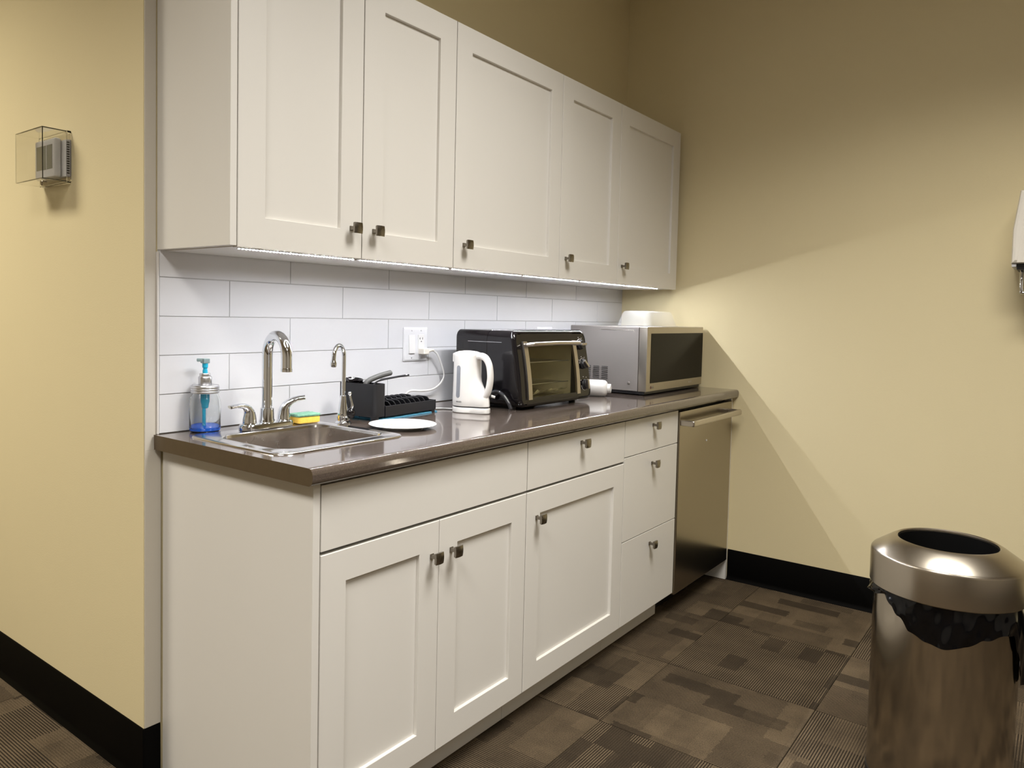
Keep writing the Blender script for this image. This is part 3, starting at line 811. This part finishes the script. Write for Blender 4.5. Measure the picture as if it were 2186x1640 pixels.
# ------------------------------------------------------------------ outlets
def plate(x0, x1, z0, z1, label, gangs):
    t = thing('wall_outlet', label, 'outlet', ((x0+x1)/2, -.0085, (z0+z1)/2))
    hw, hh = (x1-x0)/2, (z1-z0)/2
    R = []
    for y, i in ((0, 0), (-.002, 0), (-.0050, .004), (-.0058, .007)):
        R.append([(a, y, c) for a, c in rrect(-hw+i, hw-i, -hh+i, hh-i, .004, seg=3)])
    MB().rings(R).build('cover_plate', PLATEM, t)
    for kind, cx in gangs:
        if kind == 'switch':
            s = MB().box(cx-.0165, cx+.0165, -.0066, -.004, -.0335, .0335, bev=.0006).build('switch_frame', PLATEM, t)
            MB().prism([(-.0064, -.032), (-.0105, -.032), (-.0070, .032), (-.0064, .032)], cx-.0155, cx+.0155, 'x', bev=.0005).build('rocker', WHITE, s)
        else:
            s = MB().box(cx-.0165, cx+.0165, -.0075, -.004, -.0335, .0335, bev=.0008).build('receptacle', WHITE, t)
            for cz in (.018,):
                MB().box(cx-.0075, cx-.0055, -.0079, -.007, cz-.002, cz+.006).box(cx-.0105, cx-.0055, -.0079, -.007, cz+.0012, cz+.0028).build('slot', DARKP, s)
                MB().box(cx+.0050, cx+.0070, -.0079, -.007, cz-.002, cz+.006).build('slot', DARKP, s)
                MB().lathe([(.0022, 0), (.0022, .0008), (0, .0008)], seg=10, M=Matrix.Translation((cx-.0003, -.0071, cz-.0085)) @ Matrix.Rotation(PI/2, 4, 'X')).build('ground_hole', DARKP, s)
        for z in (-.0485, .0485):
            MB().lathe([(.0028, 0), (.0028, .0007), (.0018, .0012), (0, .0012)], seg=12, M=Matrix.Translation((cx, -.0056, z)) @ Matrix.Rotation(PI/2, 4, 'X')).build('screw', ALU, t)
plate(.897, 1.022, 1.071, 1.192, 'white double wall plate with rocker switch and plugged outlet', [('switch', -.023), ('outlet', .025)])
plate(1.735, 1.860, 1.073, 1.194, 'white wall plate mostly hidden behind the toaster oven', [('switch', -.024), ('outlet', .024)])

# ------------------------------------------------------------------ toaster oven
TX0, TX1, TYB = 1.086, 1.566, -.092
t = thing('toaster_oven', 'black toaster oven with glass door and three control dials', 'toaster oven', (0, 0, ZT))
ZB, ZTp = .010, .274
def yf(z):            # bowed front
    q = (z - ZB)/(ZTp - ZB)
    return -.388 + .006*(1-q)**2*0 + .040*max(0, q)**1.7
def body_ring(y, i, zt=ZTp):
    return [(a, y, c) for a, c in rrect(TX0+i, TX1-i, ZB+i, zt-i, .028, seg=6)]
b = MB()
YFB = -.338
b.rings([body_ring(TYB, .006), body_ring(TYB-.004, 0), body_ring(-.235, 0), body_ring(-.236, .0012), body_ring(-.238, .0012), body_ring(-.239, 0), body_ring(YFB, 0)], True, False)
b.build('shell', BLACK, t, ang=50)
# pressed groove line on the side
MB().box(TX0-.0012, TX0+.002, -.300, -.150, .232, .2335).build('side_groove', ALU, t)
# fascia: bowed frame around the cavity and control panel
DX0, DX1 = 1.150, 1.452        # glass
CZ0, CZ1 = .036, .237          # door height
def strip(b, x0, x1, z0, z1, off0, off1, n=10):
    rr = []
    for k in range(n+1):
        z = z0 + (z1-z0)*k/n; y = yf(z)
        rr.append([(x0, y+off0, z), (x1, y+off0, z), (x1, y+off1, z), (x0, y+off1, z)])
    b.rings(rr)
b = MB()
n = 14
# outer bezel as a loft from the shell edge to the bowed front
def bez(i, off, zt=0):
    o = []
    for a, c in rrect(TX0+i-.002, TX1-i+.002, ZB+i-.001, ZTp-i+.002, .03-i*.4, seg=8): o.append((a, (yf(c)+off) if off is not None else YFB, c))
    return o
rr = [bez(0, None), bez(0, .012), bez(.004, .002), bez(.010, 0)]
b.rings(rr, False, False)
b.build('bezel', BLACK, t, ang=50)
b = MB()
strip(b, TX0+.008, 1.128, ZB+.012, ZTp-.012, .0015, .012); strip(b, 1.470, TX1-.008, ZB+.012, ZTp-.012, .0015, .012)
strip(b, 1.126, 1.472, CZ1, ZTp-.010, .0015, .012, 4); strip(b, 1.126, 1.472, ZB+.008, CZ0, .0015, .012, 4)
b.build('fascia', BLACK, t)
# cavity
b = MB()
b.box(1.12, 1.478, -.118, -.116, .028, .246); b.box(1.12, 1.122, -.345, -.118, .028, .246); b.box(1.476, 1.478, -.345, -.118, .028, .246)
b.box(1.122, 1.476, -.345, -.118, .028, .030); b.box(1.122, 1.476, -.345, -.118, .244, .246)
b.build('cavity', OVENIN, t)
for z in (.080, .160):
    b = MB()
    b.tube([(1.126, -.335, z), (1.474, -.335, z)], .002, seg=8); b.tube([(1.126, -.130, z), (1.474, -.130, z)], .002, seg=8)
    for k in range(9): b.tube([(1.15+k*.037, -.335, z), (1.15+k*.037, -.130, z)], .0013, seg=6)
    b.build('wire_rack', ALU, t)
b = MB(); nx, ny = 26, 10; rnd = random.Random(3); G_ = []
for j in range(ny+1):
    G_.append([b.bm.verts.new((1.128 + .340*i/nx, -.338 + .2*j/ny, .034 + (.016 if j == 0 else .004) + rnd.uniform(0, .010 if j < 2 else .005))) for i in range(nx+1)])
for j in range(ny):
    for i in range(nx): b.bm.faces.new((G_[j][i], G_[j][i+1], G_[j+1][i+1], G_[j+1][i]))
b.build('foil_liner', FOIL, t, ang=20)
# fan grille rings on the rear wall
for r in (.012, .022, .032, .042):
    MB().tube([(1.205 + r*math.cos(2*PI*k/28), -.1205, .112 + r*math.sin(2*PI*k/28)) for k in range(29)], .0016, seg=6, caps=False, up=(0, 1, 0)).build('fan_ring', ALU, t)
# door
d = MB(); strip(d, 1.150, 1.452, CZ0, CZ0+.006, -.004, .003, 2); door = d.build('door', BLACK, t)
for x in (1.127, 1.452):
    d = MB(); strip(d, x, x+.023, CZ0, CZ1, -.006, .004); d.build('door_post', STEEL, door)
g = MB(); strip(g, 1.149, 1.453, CZ0+.002, CZ1-.002, -.002, .001); g.build('door_glass', OVENGL, door)
g = MB(); strip(g, 1.150, 1.452, CZ1-.012, CZ1, -.004, .003, 2); g.build('door_rail', BLACK, door)
hz_ = .229; hy_ = yf(hz_)
p = smooth_path([(1.137, hy_-.002, hz_-.004), (1.139, hy_-.022, hz_-.002), (1.152, hy_-.036, hz_), (1.20, hy_-.040, hz_+.001), (1.30, hy_-.041, hz_+.002), (1.40, hy_-.040, hz_+.001), (1.448, hy_-.036, hz_), (1.461, hy_-.022, hz_-.002), (1.463, hy_-.002, hz_-.004)], 6)
MB().tube(p, (.0085, .0075), seg=14).build('door_handle', STEEL, door)
# dials
for z, ang in ((.219, .05), (.145, -.75), (.068, -1.45)):
    y = yf(z); tilt = math.atan2(yf(z+.01)-yf(z-.01), .02)
    M = Matrix.Translation((1.517, y+.001, z)) @ Matrix.Rotation(-tilt, 4, 'X') @ Matrix.Rotation(PI/2, 4, 'X')
    k = MB().lathe([(.0190, 0), (.0190, .003), (.0175, .005), (.0170, .012), (.0155, .0135), (0, .0135)], seg=28, M=M).build('dial', BLACKM, t)
    MB().box(-.019, .019, -.0045, .0045, .010, .0215, bev=.0025, M=M @ Matrix.Rotation(ang, 4, 'Z')).build('dial_grip', STEEL, k)
    pr_ = [M @ Vector((.0235*math.cos(a), .0235*math.sin(a), .0008)) for a in [(.4 + 2.6*q/16) if z > .1 else (3.3+2.2*q/16) for q in range(17)]]
    MB().tube(pr_, .0009, seg=6).build('dial_scale', PRINT, k)
    for q in range(4):
        a = .3 + q*.75
        c_ = M @ Vector((.030*math.cos(a), .030*math.sin(a), .0004))
        if 1.49 < c_.x < 1.552: MB().box(c_.x-.0028, c_.x+.0028, c_.y-.0004, c_.y+.0004, c_.z-.0012, c_.z+.0012).build('dial_mark', PRINT, k)
for x in (TX0+.03, TX1-.05):
    for y in (-.33, -.14): MB().lathe([(.012, .0004), (.013, .004), (.012, .011)], (x, y, 0), seg=16).build('foot', BLACKM, t)

# lotion bottle lying on its side
t = thing('bottle', 'white plastic bottle lying on its side between toaster oven and microwave', 'bottle', (1.728, -.290, ZT+.0345), 0)
M = Matrix.Rotation(math.atan2(-.94, .34), 4, 'Z') @ Matrix.Rotation(PI/2, 4, 'Y')
MB().lathe([(.025, -.085), (.032, -.083), (.034, -.078), (.034, .050), (.033, .060), (.027, .068), (.018, .072), (.014, .073)], seg=32, M=M).build('bottle_body', WHITE, t)
MB().lathe([(.0185, .0725), (.0190, .074), (.0190, .084), (.0180, .086), (.012, .0865), (.011, .085), (0, .085)], seg=28, M=M).build('cap', WHITE, t)
b = MB(); rr = []
for z in (-.045, -.012):
    rr.append([tuple(M @ Vector(((.0343*math.cos(a)), (.0343*math.sin(a)), z))) for a in [-.6 + 1.2*k/10 + PI*.62 for k in range(11)]])
b.rings(rr, closed=False); b.build('label_print', pbr('violet_print', (.30, .27, .42), .4, var=.3, vscale=80), t)

# ------------------------------------------------------------------ microwave
MX0, MX1, MYF, MYB = 1.894, 2.500, -.462, -.085
t = thing('microwave', 'stainless steel microwave with black glass door at the wall', 'microwave', (0, 0, ZT))
MB().box(MX0, MX1, MYF+.040, MYB, .0165, .291, bev=.004, seg=2).build('case', STEELM, t)
MB().box(MX0+.006, MX1-.006, MYF+.010, MYB+.01, .004, .017, bev=.003).build('base', BLACKM, t)
d = MB().box(MX0+.0005, MX1-.0005, MYF, MYF+.0385, .0165, .292, bev=.003, seg=2).build('door', STEELF, t)
MB().box(MX0+.036, MX1-.004, MYF-.0012, MYF+.004, .052, .264, bev=.001).build('door_glass', MWGLASS, d)
b = MB(); b.lathe([(.0062, 0), (.0062, .0005), (0, .0005)], seg=20, M=Matrix.Translation((MX0+.046, MYF-.0001, .034)) @ Matrix.Rotation(PI/2, 4, 'X')); b.build('logo_disc', pbr('logo_red', (.10, .035, .03), .4), d)
text_mesh('logo_letters', 'LG', .0155, pbr('logo_grey', (.20, .18, .16), .4), d, Matrix.Translation((MX0+.066, MYF-.0004, .034)) @ Matrix.Rotation(PI/2, 4, 'X'))
FAINT = pbr('faint_print', (.36, .33, .29), .4, .6)
for k, a in enumerate((.5, -.5, .5, 0)):
    MB().box(-.0006, .0006, -.0003, .0003, -.005, .005, M=Matrix.Translation((MX0+.455+k*.009, MYF-.0003, .036)) @ Matrix.Rotation(a, 4, 'Y')).build('print_mark', FAINT, d)
for ci, y in enumerate((-.180, -.222, -.264)):
    for k in range(7):
        z = .062 + k*.0085
        MB().prism([(y-.016, z), (y+.016, z), (y+.014, z+.003), (y-.014, z+.003)], MX0-.0006, MX0+.002, 'x').build('vent_slot', DARKP, t)
        MB().prism([(y-.016, z-.002), (y+.016, z-.002), (y+.016, z), (y-.016, z)], MX0-.003, MX0+.002, 'x').build('vent_louver', STEELM, t)
MB().sphere((MX0, -.382, .051), .0062, sc=(.6, 1, 1)).build('rivet', STEELM, t)
p = smooth_path([(MX0-.0003, -.40, .268), (MX0-.0003, -.398, .274), (MX0-.0003, -.390, .2765), (MX0-.0003, -.30, .2765), (MX0-.0003, -.24, .2765)], 5)
MB().tube(p, .0011, seg=8).build('case_crease', STEEL, t)
for x in (MX0+.05, MX1-.07):
    for y in (-.41, -.13): MB().lathe([(.012, .0004), (.013, .005)], (x, y, 0), seg=14).build('foot', BLACKM, t)

# food cover on the microwave
t = thing('plastic_tub', 'clear plastic food tub upside down on top of the microwave', 'container', (2.118, -.362, ZT+.2918))
b = MB()
W_, D_, H_ = .318, .175, .070
def tr(i, z, r=.03): return rrect(i, W_-i, i*.8, D_-i*.8, r, z)
o_ = [tr(-.006, .0004), tr(-.006, .0030), tr(.000, .0036), tr(.003, .010), tr(.020, H_-.010), tr(.026, H_-.003), tr(.036, H_, .025)]
i_ = [tr(.037, H_-.0016, .025), tr(.0275, H_-.0045), tr(.0215, H_-.011), tr(.0045, .010), tr(.0015, .0018), tr(-.005, .0012)]
b.rings(o_, False, True); b.build('tub_body', PETP, t, ang=60)

# ------------------------------------------------------------------ thermostat under a clear guard
t = thing('thermostat', 'small grey digital thermostat on the corridor wall inside a clear guard', 'thermostat', (XS, .48, 1.660))
MB().box(-.012, -.0005, -.078, .074, -.054, .050, bev=.002).build('base_plate', THERM, t)
MB().box(-.031, -.012, -.049, .078, -.055, .056, bev=.006, seg=3).build('housing', THERM, t)
MB().box(-.0322, -.030, -.034, .064, -.030, .038, bev=.0008).build('screen', LCD, t)
MB().box(-.0325, -.0305, .0, .003, -.030, .038).build('screen_divider', THERM, t)
for k in range(14): MB().box(-.010, -.004, -.0790, -.0775, -.046 + k*.0066, -.0425 + k*.0066).build('vent_slot', DARKP, t)
t = thing('thermostat_guard', 'clear acrylic lock box fixed over the thermostat', 'guard box', (XS, .489, 1.662))
hw, hh, dp, th = .089, .071, .076, .0025
b = MB()
b.box(-dp, -dp+th, -hw, hw, -hh, hh)
b.box(-dp+th+.0002, -.012, -hw, -hw+th, -hh, hh); b.box(-dp+th+.0002, -.012, hw-th, hw, -hh, hh)
b.box(-dp+th+.0002, -.012, -hw+th+.0002, hw-th-.0002, -hh, -hh+th); b.box(-dp+th+.0002, -.012, -hw+th+.0002, hw-th-.0002, hh-th, hh)
b.build('cover', ACRY, t, ang=30)
b = MB()
ro = [[(-x, a, c) for a, c in rrect(-hw-.003, hw+.003, -hh-.002, hh+.002, .006, seg=3)] for x in (.0005, .011)]
ri = [[(-x, a, c) for a, c in rrect(-hw+.003, hw-.003, -hh+.003, hh-.003, .005, seg=3)] for x in (.011, .0005)]
b.rings(ro + ri, loop=True); b.build('mounting_ring', ACRY, t)
MB().lathe([(.0075, 0), (.0078, .002), (.0078, .012), (.006, .0135), (0, .0135)], seg=20, M=Matrix.Translation((-.060, -.060, -hh-.009)) @ Matrix.Rotation(-PI/2, 4, 'Y') @ Matrix.Translation((0, 0, -.006))).build('lock', BRASS, t)

# ------------------------------------------------------------------ paper towel dispenser on the right wall
t = thing('towel_dispenser', 'white paper towel dispenser on the right wall at the picture edge', 'dispenser', (XR-.001, -1.825, 1.47))
b = MB()
def dsec(x, i):
    pol = [(.145-i, .0+i), (.145-i, .125), (.128-i, .266-i), (-.128+i, .266-i), (-.145+i, .125), (-.145+i, .0+i)]
    return [(-x, a, c) for a, c in pol]
b.rings([dsec(0, 0), dsec(.180, 0), dsec(.194, .004), dsec(.199, .012)]); b.build('cover', IVORY, t, ang=25)
MB().prism([(.1275, .003), (.100, .003), (.085, .262), (.1035, .262)], -.2012, -.198, 'x', bev=.001).build('cover_rib', IVORY, t)
MB().box(-.18, -.02, -.118, .128, -.022, -.0005, bev=.003).build('chassis', BLACKM, t)
MB().box(-.185, -.03, .128, .143, -.012, -.0005, bev=.002).build('latch', THERM, t)
MB().tube(smooth_path([(-.16, .112, -.02), (-.170, .112, -.06), (-.168, .110, -.098), (-.165, .095, -.106), (-.165, -.09, -.106), (-.168, -.110, -.098), (-.170, -.112, -.06), (-.16, -.112, -.02)], 5), .005, seg=12).build('lever', CHROME, t)
tag(MB().box(XR-.150, XR-.1485, -1.93, -1.728, 1.36, 1.452).build('paper_towel', pbr('paper', (.82, .81, .78), .9, var=.03, vscale=60, bump=.4, bscale=120)), 'white paper towel sheet hanging out of the wall dispenser', 'paper towel')

# ------------------------------------------------------------------ bin
BX, BY = 1.306, -1.629
t = thing('trash_can', 'round brushed steel trash can with open ring lid', 'trash can', (BX, BY, 0))
MB().lathe([(.168, .0015), (.171, .004), (.171, .022), (.1665, .024)], seg=72, caps=(True, False)).build('foot_ring', BLACKM, t)
MB().lathe([(.1670, .022), (.1695, .025), (.1700, .545), (.1690, .560), (.166, .560), (.166, .03), (0, .03)], seg=96, caps=(False, True)).build('body', STEELV, t)
lid = MB().lathe([(.1765, .541), (.1790, .5395), (.1805, .5415), (.1808, .622), (.1798, .6265), (.1765, .6310), (.1350, .6600), (.1245, .6660), (.1195, .6675), (.1165, .6655), (.1155, .660), (.1165, .652), (.128, .640), (.170, .615), (.1775, .60), (.1775, .545)], seg=96, caps=(False, False)).build('lid', STEELL, t, ang=30)
MB().lathe([(.1150, .6590), (.1150, .50), (.1165, .50), (.1165, .6590)], seg=64, caps=(False, False)).build('inner_sleeve', DEEP, lid)

# liner: folded over the rim, hanging out below the lid
b = MB(); N_ = 240; rows = 14
cam_a = math.atan2(-.098, -.995)      # direction towards the viewer
def hem(a):
    d = math.degrees(math.atan2(math.sin(a-cam_a), math.cos(a-cam_a)))   # >0 counter-clockwise seen from above
    keys = [(-180, .500), (-110, .515), (-85, .512), (-62, .517), (-50, .524), (-40, .512), (-33, .490), (-24, .460), (-12, .442), (2, .441), (16, .452), (30, .470), (45, .487), (56, .480), (64, .43), (74, .34), (95, .33), (118, .47), (180, .500)]
    for (d0, h0), (d1, h1) in zip(keys[:-1], keys[1:]):
        if d0 <= d <= d1:
            q = (d-d0)/(d1-d0); q = q*q*(3-2*q); return h0 + (h1-h0)*q
    return .5
rr = []
for r in range(rows+1):
    q = r/rows; ring = []
    for k in range(N_):
        a = 2*PI*k/N_
        h = hem(a) + .0018*math.sin(a*9) + .0010*math.sin(a*19+1)
        z = .5425 + (h-.5425)*q
        fold = .0038*math.sin(a*9 + 3*q) + .0026*math.sin(a*17 - 5*q + 1) + .0016*math.sin(a*31+q*8)
        rad = .1738 + .0062*q + .0020*math.sin(q*PI) + fold*(.25+.55*q)
        ring.append((BX + rad*math.cos(a), BY + rad*math.sin(a), z))
    rr.append(ring)
b.rings(rr, False, False)
top = [(BX + .1742*math.cos(2*PI*k/N_), BY + .1742*math.sin(2*PI*k/N_), .5425) for k in range(N_)]
inn = [(BX + .1640*math.cos(2*PI*k/N_), BY + .1640*math.sin(2*PI*k/N_), z) for z in (.566,) for k in range(N_)]
inn2 = [(BX + .1610*math.cos(2*PI*k/N_), BY + .1610*math.sin(2*PI*k/N_), .30) for k in range(N_)]
inn3 = [(BX + .13*math.cos(2*PI*k/N_), BY + .13*math.sin(2*PI*k/N_), .10) for k in range(N_)]
b.rings([rr[0], [(BX + .1720*math.cos(2*PI*k/N_), BY + .1720*math.sin(2*PI*k/N_), .5640) for k in range(N_)], inn, inn2, inn3], False, True)
o = b.build('bin_liner', BAG, None, ang=70)
tag(o, 'shiny black plastic bag lining the steel trash can, hem hanging out', 'trash bag')
